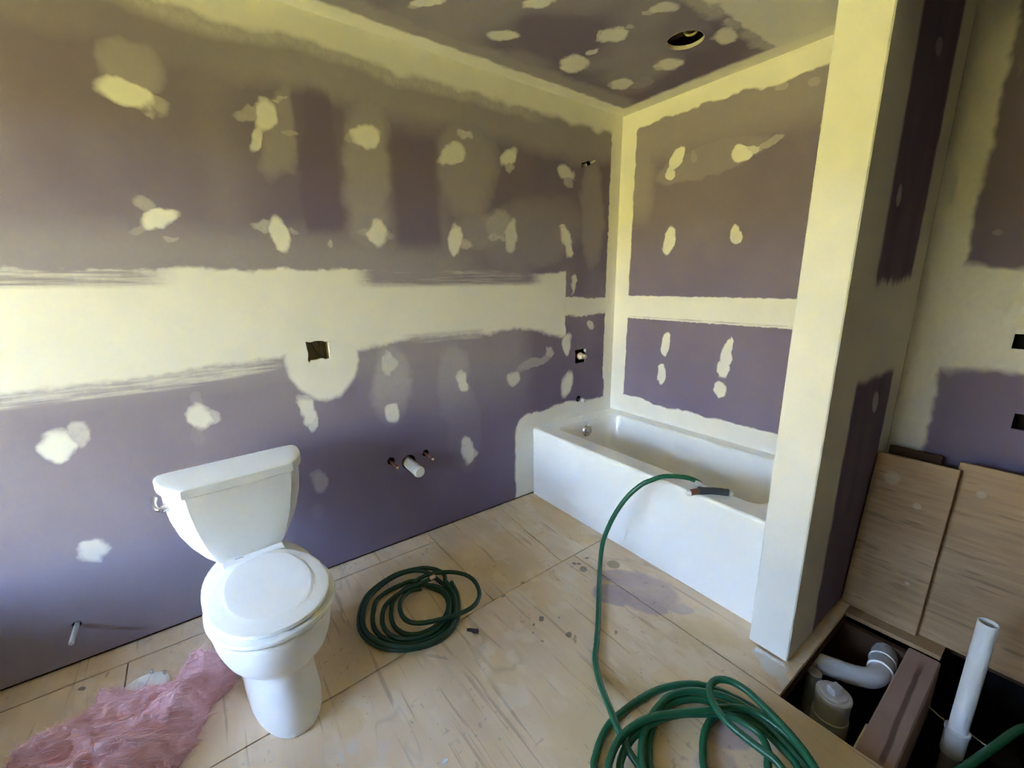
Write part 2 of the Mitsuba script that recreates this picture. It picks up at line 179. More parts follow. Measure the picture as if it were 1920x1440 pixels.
def back_paint(p, n, uv):
    x, z = p.x, p.z
    wa, wb = wob(x, z, 13, 0.032); wa2, wb2 = wob(x, z, 42, 0.010); a, b = x + wa + wa2, z + wb + wb2
    lo = (fbm(x * 2.2, 5.0) - 0.5); la, lb = x + wa * 0.5, z + (fbm(x * 4.5, z * 3, 2) - 0.5) * 0.05 + wb2
    m = blobs(a, b, BACK_PATCHES, 0.45)
    h = 0.05 + 0.17 * smoothstep(0.3, 0.7, fbm(x * 2.1, z * 1.1, 6.0))
    h = dr.maximum(h, haze_of(a, b, BACK_HAZE))
    h = dr.maximum(h, (0.16 + 0.14 * smoothstep(-2.5, -1.9, x)) * above(lb, 2.14 + 0.10 * lo, 0.07))
    h = dr.maximum(h, 0.26 * between(z, 0.92, 1.62, 0.12) * below(x, -1.1, 0.3))
    strip = dr.maximum(between(la, -2.0, -1.845, 0.012) * between(lb, 1.62, 2.16, 0.03), between(la, -1.60, -1.36, 0.03) * between(lb, 1.56, 2.08, 0.05))
    h = h * (1 - 0.85 * strip) * (1 - 0.7 * below(z, 0.75, 0.2) * above(x, -2.2, 0.2))
    m = dr.maximum(m, h)
    # the seam band at mid height, with its scraped edges, and the narrow tape in the tub alcove
    lower = 1.052 + 0.03 * smoothstep(-2.6, -2.1, x) + 0.03 * smoothstep(-1.9, -1.6, x) - 0.075 * smoothstep(-0.80, -0.42, x)
    band = above(lb, lower, 0.022) * below(lb, 1.458, 0.012) * below(la, -0.478, 0.006)
    streak = fbm(x * 9, z * 130, 8.0)
    scr = between(z, 1.392, 1.50, 0.012) * below(x + wa, -2.52, 0.07)
    scr2 = between(z, 1.385, 1.50, 0.018) * between(x + wa, -1.77, -0.72, 0.07)
    band = band * (1 - dr.clip(scr * (0.15 + 0.75 * streak), 0, 1)) * (1 - dr.clip(scr2 * (0.45 + 0.6 * streak), 0, 1))
    low = between(z, lower - 0.05, lower + 0.02, 0.014) * below(x, -2.15, 0.15) * (0.15 + 0.75 * streak)
    low2 = between(z, 1.085, 1.14, 0.012) * between(x + wa, -1.58, -1.12, 0.05) * (0.25 + 0.6 * streak)
    band = dr.maximum(band * (1 - low2 * 0.6), dr.maximum(low, low2 * 0.7))
    m = dr.maximum(m, band)
    d = dr.square((la + 1.985) / 0.155) + dr.square((lb - 1.08) / 0.215)
    m = dr.maximum(m, smoothstep(1.25, 0.85, d))
    m = dr.maximum(m, between(lb, 1.172, 1.290, 0.008) * above(x, -0.49, 0.01))
    m = dr.maximum(m, above(x + wa2 + wa * 0.2, -0.100 + 0.02 * below(z, 0.7, 0.05), 0.006))
    # ceiling corner and the ring of compound round the tub
    m = dr.maximum(m, above(z + 0.9 * wb, 2.322 + 0.05 * lo, 0.030))
    m = dr.maximum(m, 0.5 * above(z + 0.5 * wb, 2.27 + 0.08 * lo, 0.04) * below(x, -0.6, 0.3))
    t = dr.sqrt(dr.square(dr.maximum(-0.79 - la, 0)) + dr.square(dr.maximum(lb - 0.47, 0)))
    m = dr.maximum(m, below(t, 0.108, 0.010) * above(la, -0.915, 0.004))
    return finish(m, x, z)

def right_paint(p, n, uv):
    y, z = p.y, p.z
    wa, wb = wob(y, z, 16, 0.020); wa2, wb2 = wob(y, z, 50, 0.007); a, b = y + wa + wa2, z + wb + wb2
    m = blobs(a, b, RIGHT_PATCHES)
    m = dr.maximum(m, 0.04 + 0.07 * fbm(y * 3, z * 3, 2.0))
    m = dr.maximum(m, 0.22 * above(b, 2.10, 0.12)); m = dr.maximum(m, 0.22 * above(a, -0.28, 0.07) * above(z, 1.75, 0.15))
    m = dr.maximum(m, above(y + wa * 0.5 + wa2 * 0.4, -0.120, 0.006))
    m = dr.maximum(m, above(z + wb * 1.1 + 0.025 * smoothstep(-0.55, -1.1, y), 2.345, 0.010))
    ca, cb = dr.maximum(y + 0.165 + wa * 0.5, 0), dr.maximum(z - 2.300 + wb, 0)
    m = dr.maximum(m, above(dr.sqrt(ca * ca + cb * cb), 0.046, 0.008))
    m = dr.maximum(m, below(z + wb * 0.9 + wb2 * 0.35, 0.585 + 0.02 * smoothstep(-0.4, -0.15, y), 0.007))
    edge = between(z + wb2 * 0.7, 1.150, 1.302, 0.005)
    line = between(z + wb2 * 0.4, 1.157, 1.166, 0.003) * below(y, -0.13, 0.01)
    m = dr.maximum(m, edge * above(y, -1.62, 0.01)) * (1 - 0.55 * line * fbm(y * 14, 1.0)) 
    # beyond the partition: corner tape, seam band and the two bare panels
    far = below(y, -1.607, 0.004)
    g = 0.82 * dr.maximum(above(y + wa, -1.722, 0.012), between(z + wb * 1.5, 1.035, 1.435, 0.018))  # compound coverage lowered here to put the alcove dimness into the colour
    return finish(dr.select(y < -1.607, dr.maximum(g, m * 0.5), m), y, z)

def partition_paint(p, n, uv):
    x, z = p.x, p.z
    wa, wb = wob(x, z, 12, 0.014); a, b = x + wa, z + wb
    side = below(n.y, -0.5, 0.1)
    bare = dr.maximum(between(a, -0.600 - 0.02 * (z - 1.4), -0.165, 0.018) * above(b + 0.04 * fbm(x * 30, 2.0), 1.405, 0.02),
                      between(a, -0.610, -0.150, 0.015) * below(b, 1.035, 0.018))
    bare = bare * (0.90 + 0.1 * fbm(x * 14, z * 5, 1.0))
    m = dr.maximum(1 - bare, blobs(a, b, PARTITION_PATCHES))
    return finish(dr.select(n.y < -0.5, m, 0.99), x + p.y, z)

def ceiling_paint(p, n, uv):
    x, y = p.x, p.y
    wa, wb = wob(x, y, 16, 0.026); wa2, wb2 = wob(x, y, 50, 0.009); a, b = x + wa + wa2, y + wb + wb2
    m = blobs(a, b, CEILING_PATCHES, 0.35)
    m = dr.maximum(m, 0.05 + 0.20 * smoothstep(0.4, 0.65, fbm(x * 2.2, y * 2.2, 5.0)))
    m = dr.maximum(m, 0.30 * above(b, -0.20, 0.05))
    m = dr.maximum(m, above(y + wb * 0.7, -0.098, 0.020)); m = dr.maximum(m, above(x + wa * 0.6, -0.105, 0.022))
    m = dr.maximum(m, 0.92 * below(b, -0.955, 0.018)); m = dr.maximum(m, 0.45 * below(b, -0.90, 0.025) * above(fbm(x * 8, y * 3, 7.0), 0.42, 0.1))
    return finish(m, x, y)

def floor_paint(p, n, uv):
    x, y = p.x, p.y
    wa, wb = wob(x, y, 20, 0.014); wa2, wb2 = wob(x, y, 70, 0.006); a, b = x + wa + wa2, y + wb + wb2
    sheet = mikit.cell_rand(dr.floor((x + 1.53) * 1.4), dr.floor(y * 1.5 + 1.0), 3.0)
    g1 = fbm(x * 55 + 5 * fbm(y * 2.5, x * 6, 1.0), y * 3.2, 4.0, octaves=4); g2 = fbm(x * 8 + 2 * fbm(y * 3, x * 3, 2.0), y * 2.2, 7.0); g3 = fbm(x * 3.1, y * 3.1, 1.0)
    col = mix((0.48, 0.345, 0.21), (0.84, 0.675, 0.485), dr.clip(0.25 + 0.55 * g2 + 0.55 * (g3 - 0.4) + 0.16 * (g1 - 0.5), 0, 1))
    col = mix(col, (0.58, 0.43, 0.21), 0.45 * smoothstep(0.55, 0.75, fbm(x * 4.0, y * 3.0, 12.0)))
    line = smoothstep(0.70, 0.80, fbm(x * 62 + 3 * fbm(y * 1.6, x * 3, 9), y * 2.6, 22.0))
    col = mix(col, (0.20, 0.13, 0.085), 0.33 * line)
    crack = smoothstep(0.018, 0.0, dr.abs(fbm(x * 7, y * 1.6, 31.0) - 0.5)) * smoothstep(0.5, 0.62, fbm(x * 2.0, y * 2.0, 40.0))
    col = mix(col, (0.17, 0.11, 0.075), 0.18 * crack)
    col = mix(col, (0.80, 0.70, 0.57), 0.3 * smoothstep(0.58, 0.72, fbm(x * 17, y * 9, 15.0)))
    col = mix(col, (0.60, 0.41, 0.16), blobs(a, b, HONEY_SPOTS))
    sc = fbm(x * 60 + y * 40, (x - y) * 12, 3.0)
    col = mix(col, (0.40, 0.31, 0.35), blobs(a, b, LILAC_STAINS) * (0.75 + 0.3 * sc))
    d = dr.sqrt(dr.square(x + 0.905) + dr.square(y + 0.832)); col = mix(col, (0.43, 0.33, 0.2), smoothstep(0.036, 0.028, d))
    col = mix(col, (0.09, 0.065, 0.06), blobs(x + wa2, y + wb2, DARK_SPOTS))
    speck = smoothstep(0.86, 0.92, noise(x * 75, y * 75, 2.0)) * smoothstep(0.45, 0.6, fbm(x * 6, y * 6, 18.0))
    col = mix(col, (0.15, 0.10, 0.075), 0.25 * speck)
    col = mix(col, (0.66, 0.63, 0.60), blobs(a, b, WHITE_SMEARS))
    return col

def ply_paint(p, n, uv):
    y, s = p.y, p.z
    g = fbm(y * 9 + 2 * fbm(y * 6, s * 9, 2.0), s * 95, 3.0, octaves=4); q = fbm(y * 4, s * 7, 1.0)
    col = mix((0.20, 0.115, 0.05), (0.42, 0.275, 0.15), dr.clip(0.1 + 0.5 * g + 0.55 * q, 0, 1))
    col = mix(col, (0.13, 0.08, 0.045), 0.45 * smoothstep(0.66, 0.78, fbm(y * 9, s * 90, 9.0)))
    spot = mi.Float(0)
    for cy, cz, r in ((-1.675, 0.585, 0.028), (-1.77, 0.50, 0.014), (-1.925, 0.60, 0.014), (-1.80, 0.19, 0.008)):
        spot = dr.maximum(spot, smoothstep(1.2, 0.6, dr.sqrt(dr.square(y - cy) + dr.square(s - cz)) / r))
    return mix(col, (0.55, 0.5, 0.44), 0.35 * spot)
def edge_paint(p, n, uv):
    return mix((0.10, 0.035, 0.022), (0.20, 0.075, 0.045), fbm(p.x * 40, p.y * 40, p.z * 12))
def stud_paint(p, n, uv):
    g = fbm(p.x * 3.0, p.y * 60, p.z * 60 + 2); h = fbm(p.x * 9, p.y * 9, p.z * 9)
    c = mix((0.24, 0.15, 0.12), (0.42, 0.29, 0.235), dr.clip(0.15 + 0.5 * g + 0.4 * h, 0, 1))
    groove = smoothstep(0.010, 0.004, dr.abs(p.y + 1.905 - 0.02 * (p.x + 0.6) + 0.006 * fbm(p.x * 9, 1.0))) * smoothstep(-0.38, -0.5, p.x) * smoothstep(-0.99, -0.95, p.x)
    return mix(c, (0.07, 0.03, 0.022), 0.7 * groove)
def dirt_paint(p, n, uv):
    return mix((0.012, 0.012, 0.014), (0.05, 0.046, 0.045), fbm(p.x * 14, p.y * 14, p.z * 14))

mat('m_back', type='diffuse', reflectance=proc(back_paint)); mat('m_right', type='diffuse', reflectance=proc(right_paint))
mat('m_partition', type='diffuse', reflectance=proc(partition_paint)); mat('m_ceiling', type='diffuse', reflectance=proc(ceiling_paint))
mat('m_room', type='diffuse', reflectance=rgb(0.10, 0.09, 0.09)); mat('m_hedge_shade', type='diffuse', reflectance=rgb(0.035, 0.04, 0.025)); prin('m_pvc_grey', (0.56, 0.57, 0.60), 0.28, specular=0.5); mat('m_bounce_slope', type='diffuse', reflectance=rgb(0.56, 0.507, 0.14)); mat('m_board_core', type='diffuse', reflectance=rgb(0.62, 0.58, 0.48))  # outdoor dark green and yellow belong to the added light-shaping hedge and slope
prin('m_floor', proc(floor_paint), 0.62, specular=0.35); prin('m_plywood', proc(ply_paint), 0.6, specular=0.3)
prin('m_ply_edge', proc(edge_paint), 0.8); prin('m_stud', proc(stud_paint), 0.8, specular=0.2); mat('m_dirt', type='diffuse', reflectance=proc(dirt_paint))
mat('m_dark_wood', type='diffuse', reflectance=rgb(0.085, 0.05, 0.032)); mat('m_bay_wood', type='diffuse', reflectance=rgb(0.20, 0.13, 0.065)); mat('m_black', type='diffuse', reflectance=rgb(0.02, 0.018, 0.016))
prin('m_china', (0.84, 0.835, 0.80), 0.12, specular=0.5, clearcoat=0.6, clearcoat_gloss=0.95)
prin('m_seat', (0.85, 0.86, 0.87), 0.22, specular=0.5)
prin('m_tub', (0.83, 0.82, 0.77), 0.14, specular=0.5, clearcoat=0.5, clearcoat_gloss=0.93)
mat('m_chrome', type='roughconductor', material='Cr', alpha=0.08, distribution='ggx')
mat('m_brass', type='roughconductor', material='Cu', alpha=0.25)
prin('m_copper', (0.42, 0.20, 0.13), 0.35, metallic=0.8)
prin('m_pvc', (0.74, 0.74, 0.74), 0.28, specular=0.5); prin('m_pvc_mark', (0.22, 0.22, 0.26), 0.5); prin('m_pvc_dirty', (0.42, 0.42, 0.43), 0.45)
prin('m_pvc_rim', (0.86, 0.86, 0.86), 0.3)
def hose_paint(p, n, uv): return mix((0.008, 0.080, 0.040), (0.013, 0.115, 0.054), fbm(p.x * 25, p.y * 25, p.z * 25))
prin('m_hose', proc(hose_paint), 0.34, specular=0.5); prin('m_hose_shaded', (0.009, 0.045, 0.030), 0.36, specular=0.5)  # second green is darkened: the coil shadow is put into its colour
prin('m_grip', (0.035, 0.045, 0.05), 0.5); prin('m_grey_plastic', (0.45, 0.45, 0.44), 0.35); prin('m_redbrown', (0.16, 0.055, 0.035), 0.4); prin('m_white_plastic', (0.8, 0.8, 0.8), 0.3)
def wool_paint(p, n, uv):
    f = fbm(p.x * 22 + p.y * 18, p.y * 30, p.z * 30); g = fbm(p.x * 7, p.y * 7, p.z * 7 + 3)
    return mix((0.46, 0.20, 0.21), (0.78, 0.52, 0.51), dr.clip(0.15 + 0.6 * f + 0.3 * g, 0, 1))
prin('m_wool', proc(wool_paint), 0.95, specular=0.0, sheen=0.6); mat('m_wool_fibre', type='diffuse', reflectance=rgb(0.76, 0.50, 0.49)); mat('m_kraft', type='diffuse', reflectance=rgb(0.22, 0.2, 0.24))
prin('m_scrap', (0.045, 0.03, 0.045), 0.8); prin('m_white_scrap', (0.75, 0.74, 0.72), 0.8); prin('m_cable', (0.55, 0.5, 0.38), 0.5); prin('m_yellow_cable', (0.62, 0.50, 0.20), 0.5)
prin('m_blue_box', (0.26, 0.21, 0.11), 0.3, specular=0.6)

# ---------------------------------------------------------------- room shell
H = 2.44; XL, YF = -4.25, -3.70
holes = {'outlet': Polygon([(-2.053, 1.147), (-2.03, 1.141), (-2.012, 1.147), (-1.985, 1.146), (-1.972, 1.139), (-1.953, 1.141), (-1.957, 1.10), (-1.954, 1.062), (-1.975, 1.058), (-1.99, 1.066), (-2.015, 1.060), (-2.038, 1.061), (-2.045, 1.05), (-2.052, 1.062), (-2.046, 1.09)]),
         'valve': Polygon([(-0.383, 0.945), (-0.277, 0.948), (-0.278, 0.852), (-0.378, 0.850)]),
         'spout': Point(-0.336, 0.594).buffer(0.024), 'shower': Polygon([(-0.365, 2.088), (-0.275, 2.118), (-0.265, 2.138), (-0.30, 2.135), (-0.368, 2.110)]),
         'copper_a': Point(-1.710, 0.489).buffer(0.020), 'copper_b': Point(-1.513, 0.484).buffer(0.020), 'drain': Point(-1.612, 0.458).buffer(0.040), 'stub': Point(-2.950, 0.162).buffer(0.014)}
wall = sbox(XL - 0.1, 0.012, 0.0, H)
for h in holes.values(): wall = wall.difference(h)
struct('wall_back', slab(wall, 0.0, 0.0127, 'y'), 'm_back', 'long purple drywall wall with a pale joint compound seam and screw patches')
obj('stud_bay', cat(hbox((XL - 0.4, 0.10, -0.06), (0.2, 0.13, H + 0.1)), hbox((XL - 0.1, 0.0127, -0.0), (0.0, 0.10, 0.03)), hbox((-1.953, 0.0127, 0.0), (-1.915, 0.10, H))), 'm_dark_wood', 'wall_back', label='dark wooden framing inside the cut holes')
rw = sbox(-3.75, 0.012, 0.0, H)
for h in (sbox(-1.935, 1.135, -1.895, 1.19), sbox(-1.99, 0.835, -1.945, 0.895)): rw = rw.difference(h)
rw = shapely.affinity.translate(rw, 0, 0)
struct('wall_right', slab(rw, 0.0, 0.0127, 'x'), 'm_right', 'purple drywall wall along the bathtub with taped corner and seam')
obj('stud_bay', hbox((0.07, YF - 0.1, -0.06), (0.10, 0.1, H + 0.1)), 'm_black', 'wall_right')
struct('wall_partition', cbox((-0.847, -1.607, 0.006), (0.0, -1.470, H), 0.004), 'm_partition', 'short partition wall with a pale compound end face beside the bathtub')
ceil = sbox(XL - 0.1, YF - 0.1, 0.13, 0.13).difference(Point(-0.492, -0.750).buffer(0.080, 48))
struct('ceiling', slab(ceil, H, H + 0.0127, 'z'), 'm_ceiling', 'purple drywall ceiling with compound patches and a round cut hole')
ann = Point(-0.492, -0.750).buffer(0.0805, 48).difference(Point(-0.492, -0.750).buffer(0.0785, 48))
obj('cut_edge', slab(ann, H - 0.0004, H + 0.016, 'z'), 'm_board_core', 'ceiling', label='pale cut edge of the round lamp hole')
bay = cat(hbox((-0.75, -1.05, H + 0.20), (-0.2, -0.45, H + 0.22)), hbox((-0.75, -1.05, H + 0.0127), (-0.73, -0.45, H + 0.2)), hbox((-0.22, -1.05, H + 0.0127), (-0.2, -0.45, H + 0.2)), hbox((-0.75, -1.05, H + 0.0127), (-0.2, -1.03, H + 0.2)), hbox((-0.75, -0.47, H + 0.0127), (-0.2, -0.45, H + 0.2)), hbox((-0.46, -1.03, H + 0.06), (-0.42, -0.47, H + 0.2)))
obj('joist_bay', bay, 'm_bay_wood', 'ceiling', label='brown wooden joist bay seen through the lamp hole')
struct('wall_added_side', cbox((-0.90, -2.60, 0.006), (0.0, -2.47, H), 0.004), 'm_room', 'side wall added outside the view to keep bounce light out of the alcove')  # unseen wall added to stop bounce light reaching the alcove
struct('added_header_2', cbox((-0.847, -2.47, 2.14), (-0.72, -1.607, H), 0.004), 'm_room', 'dropped header added above the view to darken the alcove')  # unseen header added to cut ceiling bounce into the alcove
# unseen rest of the room, with the window opening that lights it
WY0, WY1, WZ0, WZ1 = -1.62, -0.36, 0.85, 2.12
lw = sbox(YF - 0.1, 0.13, -0.06, H + 0.1).difference(sbox(WY0, WY1, WZ0, WZ1))
struct('wall_left', slab(lw, XL - 0.45, XL, 'x'), 'm_room', 'left wall with a window opening')  # wall made extra thick so the deep reveal trims slanting daylight
fr = sbox(WY0, WY1, WZ0, WZ1).difference(sbox(WY0 + 0.035, WY1 - 0.035, WZ0 + 0.035, WZ1 - 0.035))
struct('window_1', slab(fr, XL - 0.42, XL - 0.37, 'x'), 'm_white_plastic', 'white frame of the window opening')
struct('wall_front', hbox((XL - 0.45, YF - 0.12, -0.06), (0.13, YF, H + 0.1)), 'm_room', 'wall behind the camera')

hz = math.tan(math.radians(9)); gy_ = 60
struct('bounce_slope', trimesh.Trimesh(np.array([(-5.5, -gy_, -0.6), (-5.5, gy_, -0.6), (-9.0, gy_, 0.3), (-9.0, -gy_, 0.3), (-30.0, gy_, (0.3 + 21 * hz)), (-30.0, -gy_, (0.3 + 21 * hz)), (-34.0, gy_, (0.3 + 21 * hz)), (-34.0, -gy_, (0.3 + 21 * hz))]), [(0, 1, 2), (0, 2, 3), (3, 2, 4), (3, 4, 5), (5, 4, 6), (5, 6, 7)], process=False), 'm_bounce_slope', 'yellow-green slope added outside the window to reflect warm light in')  # unseen slope added to send yellow light in through the window
struct('added_eave', hbox((XL - 1.40, -6.0, 2.20), (XL - 0.40, 3.0, 2.26)), 'm_dark_wood', 'roof overhang added outside the window to cut high sky light')  # unseen overhang added to cut steep sky light near the window
struct('added_ledge_1', cbox((XL, -2.6, 0.0), (-3.44, -0.001, 0.45), 0.01), 'm_room', 'low ledge added under the window to shade the nearby floor corner')  # invented unseen ledge that shades the lower-left floor and wall
struct('added_hedge', cat(hbox((-13.0, -1.0, -0.7), (-12.0, 40.0, 2.75)), hbox((-12.0, -1.15, -0.7), (-5.0, 40.0, -0.45))), 'm_hedge_shade', 'dark hedge added outside the window to block light, with ground coloured as shade')  # unseen blocker added to dim the alcove; ground shade is in its colour
# floor: base with the cut opening, plywood sheets laid on it
OX0, OX1, OY0, OY1 = -1.0, -0.20, -2.44, -1.647
base = sbox(XL - 0.1, YF - 0.1, 0.13, 0.13).difference(sbox(OX0, OY0, OX1, OY1))
struct('floor', slab(base, -0.06, -0.0185, 'z'), 'm_dark_wood', 'plywood subfloor with an opening cut over the plumbing')
g = 0.0024
def sheet(pts, m_='m_floor'):
    pl = Polygon(pts).buffer(-g, join_style=2); m = slab(pl, -0.018, rng.uniform(-0.0006, 0.0002), 'z'); obj('plywood_sheet', m, m_, 'floor')
sheet([(XL, -0.108), (-1.535, -0.104), (-1.535, 0.012), (XL, 0.012)])
sheet([(XL, -0.76), (-2.82, -0.748), (-2.822, -0.108), (XL, -0.108)])
sheet([(-2.82, -0.748), (-2.2, -0.722), (-1.531, -0.674), (-1.535, -0.104), (-2.822, -0.108)])
sheet([(-1.531, -0.674), (-1.098, -0.659), (-1.037, 0.012), (-1.536, 0.012)])
sheet([(-1.098, -0.659), (-0.70, -0.648), (0.012, -0.64), (0.012, 0.012), (-1.037, 0.012)])
sheet([(XL, -0.76), (-2.82, -0.748), (-2.2, -0.722), (-1.531, -0.674), (-1.011, -0.656), (-1.002, -1.647), (-1.002, -1.90), (XL, -1.90)])
sheet([(-1.010, -0.656), (-0.70, -0.648), (0.012, -0.64), (0.012, -1.647), (-1.0, -1.647)])
sheet([(XL, -1.90), (-1.0, -1.894), (-1.0, OY0), (0.012, OY0), (0.012, YF), (XL, YF)])
sheet([(-0.362, -1.647), (0.012, -1.647), (0.012, -1.945), (-0.350, -1.945)], 'm_plywood')
sheet([(-0.20, -1.945), (0.012, -1.945), (0.012, OY0), (-0.20, OY0)])
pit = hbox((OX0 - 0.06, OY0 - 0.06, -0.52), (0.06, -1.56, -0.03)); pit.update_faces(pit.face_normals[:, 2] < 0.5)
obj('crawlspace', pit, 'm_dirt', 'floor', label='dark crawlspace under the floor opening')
# ---------------------------------------------------------------- bathtub
def rrect(x0, x1, y0, y1, r, z, n=9):
    P = []
    for cx, cy, a0 in ((x1 - r, y1 - r, 0), (x0 + r, y1 - r, 90), (x0 + r, y0 + r, 180), (x1 - r, y0 + r, 270)):
        for a in np.radians(a0 + np.linspace(0, 90, n)): P.append((cx + r * math.cos(a), cy + r * math.sin(a), z))
    return np.array(P)
TZ = 0.471
t = thing('bathtub', 'white alcove bathtub with a plain front apron between the walls', 'bathtub')
def outer(i, z, r=0.008): return rrect(-0.754 + i, -0.001 - i * 0.3, -1.4695 + i * 0.3, -0.001 - i * 0.3, r, z)
def inner(i, z, r, back=0.0): return rrect(-0.636 + i, -0.085 - i, -1.372 + i + back, -0.108 - i * 0.7, r, z)
rings = [outer(0.004, 0.0005), outer(0.004, 0.03), outer(0.002, 0.40), outer(0, 0.440), outer(0, 0.456), outer(0.0025, 0.464), outer(0.008, 0.4695, 0.012), outer(0.016, TZ, 0.016),
         inner(-0.012, TZ, 0.07), inner(-0.004, 0.4695, 0.07), inner(0.002, 0.464, 0.07), inner(0.006, 0.452, 0.07), inner(0.022, 0.38, 0.075, 0.03), inner(0.050, 0.22, 0.09, 0.12), inner(0.070, 0.15, 0.10, 0.17), inner(0.095, 0.118, 0.09, 0.20), inner(0.14, 0.103, 0.07, 0.22), inner(0.20, 0.10, 0.04, 0.26)]
obj('shell', loft(rings), 'm_tub', t, smooth=40)
oc = np.array([-0.386, -0.1385, 0.408])
ov = cat(rod(oc + [0, 0.008, 0], oc + [0, -0.010, 0], 0.042, 0.038, 36, 0.004), rod(oc + [0, -0.009, 0], oc + [0, -0.013, 0], 0.012, 0.010))
o = obj('overflow_plate', ov, 'm_chrome', t, smooth=35, label='round chrome overflow plate')
obj('trip_lever', rod(oc + [0, -0.012, 0.004], oc + [0.004, -0.026, -0.020], 0.005, 0.004), 'm_chrome', o, smooth=40)
# ---------------------------------------------------------------- toilet
t = thing('toilet', 'white two-piece toilet with closed lid standing loose by the wall', 'toilet')
TA = math.radians(5.0); TO = np.array([-2.400, -0.158, 0.0]); TU = np.array([math.cos(TA), math.sin(TA), 0]); TV = np.array([math.sin(TA), -math.cos(TA), 0])
def L2W(P): P = np.asarray(P, float); return TO + P[..., :1] * TU + P[..., 1:2] * TV + P[..., 2:3] * np.array([0, 0, 1.0])
def TL(m):
    m = trimesh.Trimesh(L2W(m.vertices), m.faces, process=False)
    if m.volume < 0: m.invert()
    return m
def egg(z, vb, vf, w, wb=None, ex=2.2, exb=3.5, n=56, vc=None):
    """Egg outline in the toilet's frame: rounded front to vf, squarer back to vb."""
    vc = (vb + 0.52 * (vf - vb)) if vc is None else vc; P = []
    for k in range(n):
        a = 2 * math.pi * k / n; c, s = math.cos(a), math.sin(a)
        if c >= 0: v = vc + (vf - vc) * abs(c) ** (2 / ex); u = w * math.copysign(abs(s) ** (2 / ex), s)
        else: v = vc - (vc - vb) * abs(c) ** (2 / exb); u = w * math.copysign(abs(s) ** (2 / exb), s)
        if wb is not None and c < 0: u *= 1 + (wb / w - 1) * abs(c) ** 1.5
        P.append((u, v, z))
    return np.array(P)
bowl = [egg(0.0005, 0.135, 0.640, 0.104, 0.10), egg(0.006, 0.132, 0.644, 0.107, 0.102), egg(0.04, 0.135, 0.634, 0.105, 0.10), egg(0.09, 0.14, 0.618, 0.101, 0.096), egg(0.14, 0.14, 0.604, 0.101, 0.094), egg(0.18, 0.135, 0.598, 0.105, 0.095),
        egg(0.205, 0.125, 0.602, 0.112, 0.097), egg(0.222, 0.115, 0.618, 0.126, 0.10), egg(0.240, 0.10, 0.642, 0.148, 0.104), egg(0.262, 0.085, 0.660, 0.163, 0.107), egg(0.290, 0.07, 0.672, 0.171, 0.11), egg(0.330, 0.055, 0.681, 0.177, 0.113), egg(0.362, 0.045, 0.685, 0.180, 0.115), egg(0.378, 0.045, 0.683, 0.178, 0.115), egg(0.385, 0.05, 0.676, 0.172, 0.11), egg(0.386, 0.08, 0.64, 0.14, 0.09)]
obj('bowl', TL(loft(bowl)), 'm_china', t, smooth=50)
seat = [egg(0.3895, 0.228, 0.676, 0.172, 0.128, 2.15, 2.6), egg(0.392, 0.222, 0.687, 0.182, 0.133, 2.15, 2.6), egg(0.398, 0.221, 0.690, 0.185, 0.134, 2.15, 2.6), egg(0.405, 0.222, 0.689, 0.184, 0.133, 2.15, 2.6), egg(0.4095, 0.226, 0.683, 0.178, 0.13, 2.15, 2.6), egg(0.410, 0.24, 0.65, 0.15, 0.11, 2.15, 2.6)]
obj('seat', TL(loft(seat)), 'm_seat', t, smooth=50)
lid = [egg(0.4135, 0.222, 0.662, 0.160, 0.122, 2.15, 2.6), egg(0.4155, 0.217, 0.673, 0.170, 0.127, 2.15, 2.6), egg(0.421, 0.216, 0.676, 0.173, 0.128, 2.15, 2.6), egg(0.4265, 0.219, 0.672, 0.169, 0.126, 2.15, 2.6), egg(0.429, 0.226, 0.662, 0.160, 0.118, 2.15, 2.6),
       egg(0.4305, 0.240, 0.628, 0.132, 0.105, 2.15, 2.6), egg(0.4325, 0.244, 0.622, 0.127, 0.102, 2.15, 2.6), egg(0.434, 0.252, 0.610, 0.118, 0.095, 2.15, 2.6), egg(0.4345, 0.30, 0.55, 0.08, 0.07, 2.15, 2.6)]
obj('seat_lid', TL(loft(lid)), 'm_seat', t, smooth=32)
hg = obj('hinge', TL(cat(cbox((-0.103, 0.196, 0.386), (0.103, 0.236, 0.4285), 0.006))), 'm_seat', t)
for u in (-0.045, 0.0): obj('hinge_cap', TL(cbox((u - 0.014, 0.2055, 0.4275), (u + 0.014, 0.2135, 0.4300), 0.002)), 'm_grey_plastic' if u < 0 else 'm_seat', hg)
def tank_ring(z, wb, wf, d, v0=0.004, r=0.02):
    """Plan: straight back, bowed flanks running in to a narrower flat front."""
    R = []
    for k in range(10):
        s = k / 9; c0, c1, c2 = np.array([wb, v0 + r]), np.array([wb + 0.004, v0 + r + 0.62 * (d - r)]), np.array([wf, v0 + d])
        R.append(tuple((1 - s) ** 2 * c0 + 2 * s * (1 - s) * c1 + s * s * c2))
    pts = [(wb - r, v0)] + [(wb - r + r * math.sin(b), v0 + r - r * math.cos(b)) for b in np.radians([30, 60])] + R
    pts.append((wf * 0.5, v0 + d + 0.003))
    full = pts + [(-u, v) for u, v in pts[::-1]]
    return np.array([(u, v, z) for u, v in full])
tz = [(0.402, 0.085, 0.060, 0.13), (0.405, 0.105, 0.080, 0.16), (0.415, 0.128, 0.096, 0.178), (0.435, 0.150, 0.108, 0.184), (0.47, 0.174, 0.121, 0.187), (0.52, 0.197, 0.136, 0.189), (0.58, 0.213, 0.149, 0.190), (0.64, 0.220, 0.158, 0.191), (0.697, 0.222, 0.163, 0.191)]
obj('tank', TL(loft([tank_ring(*q) for q in tz])), 'm_china', t, smooth=27)
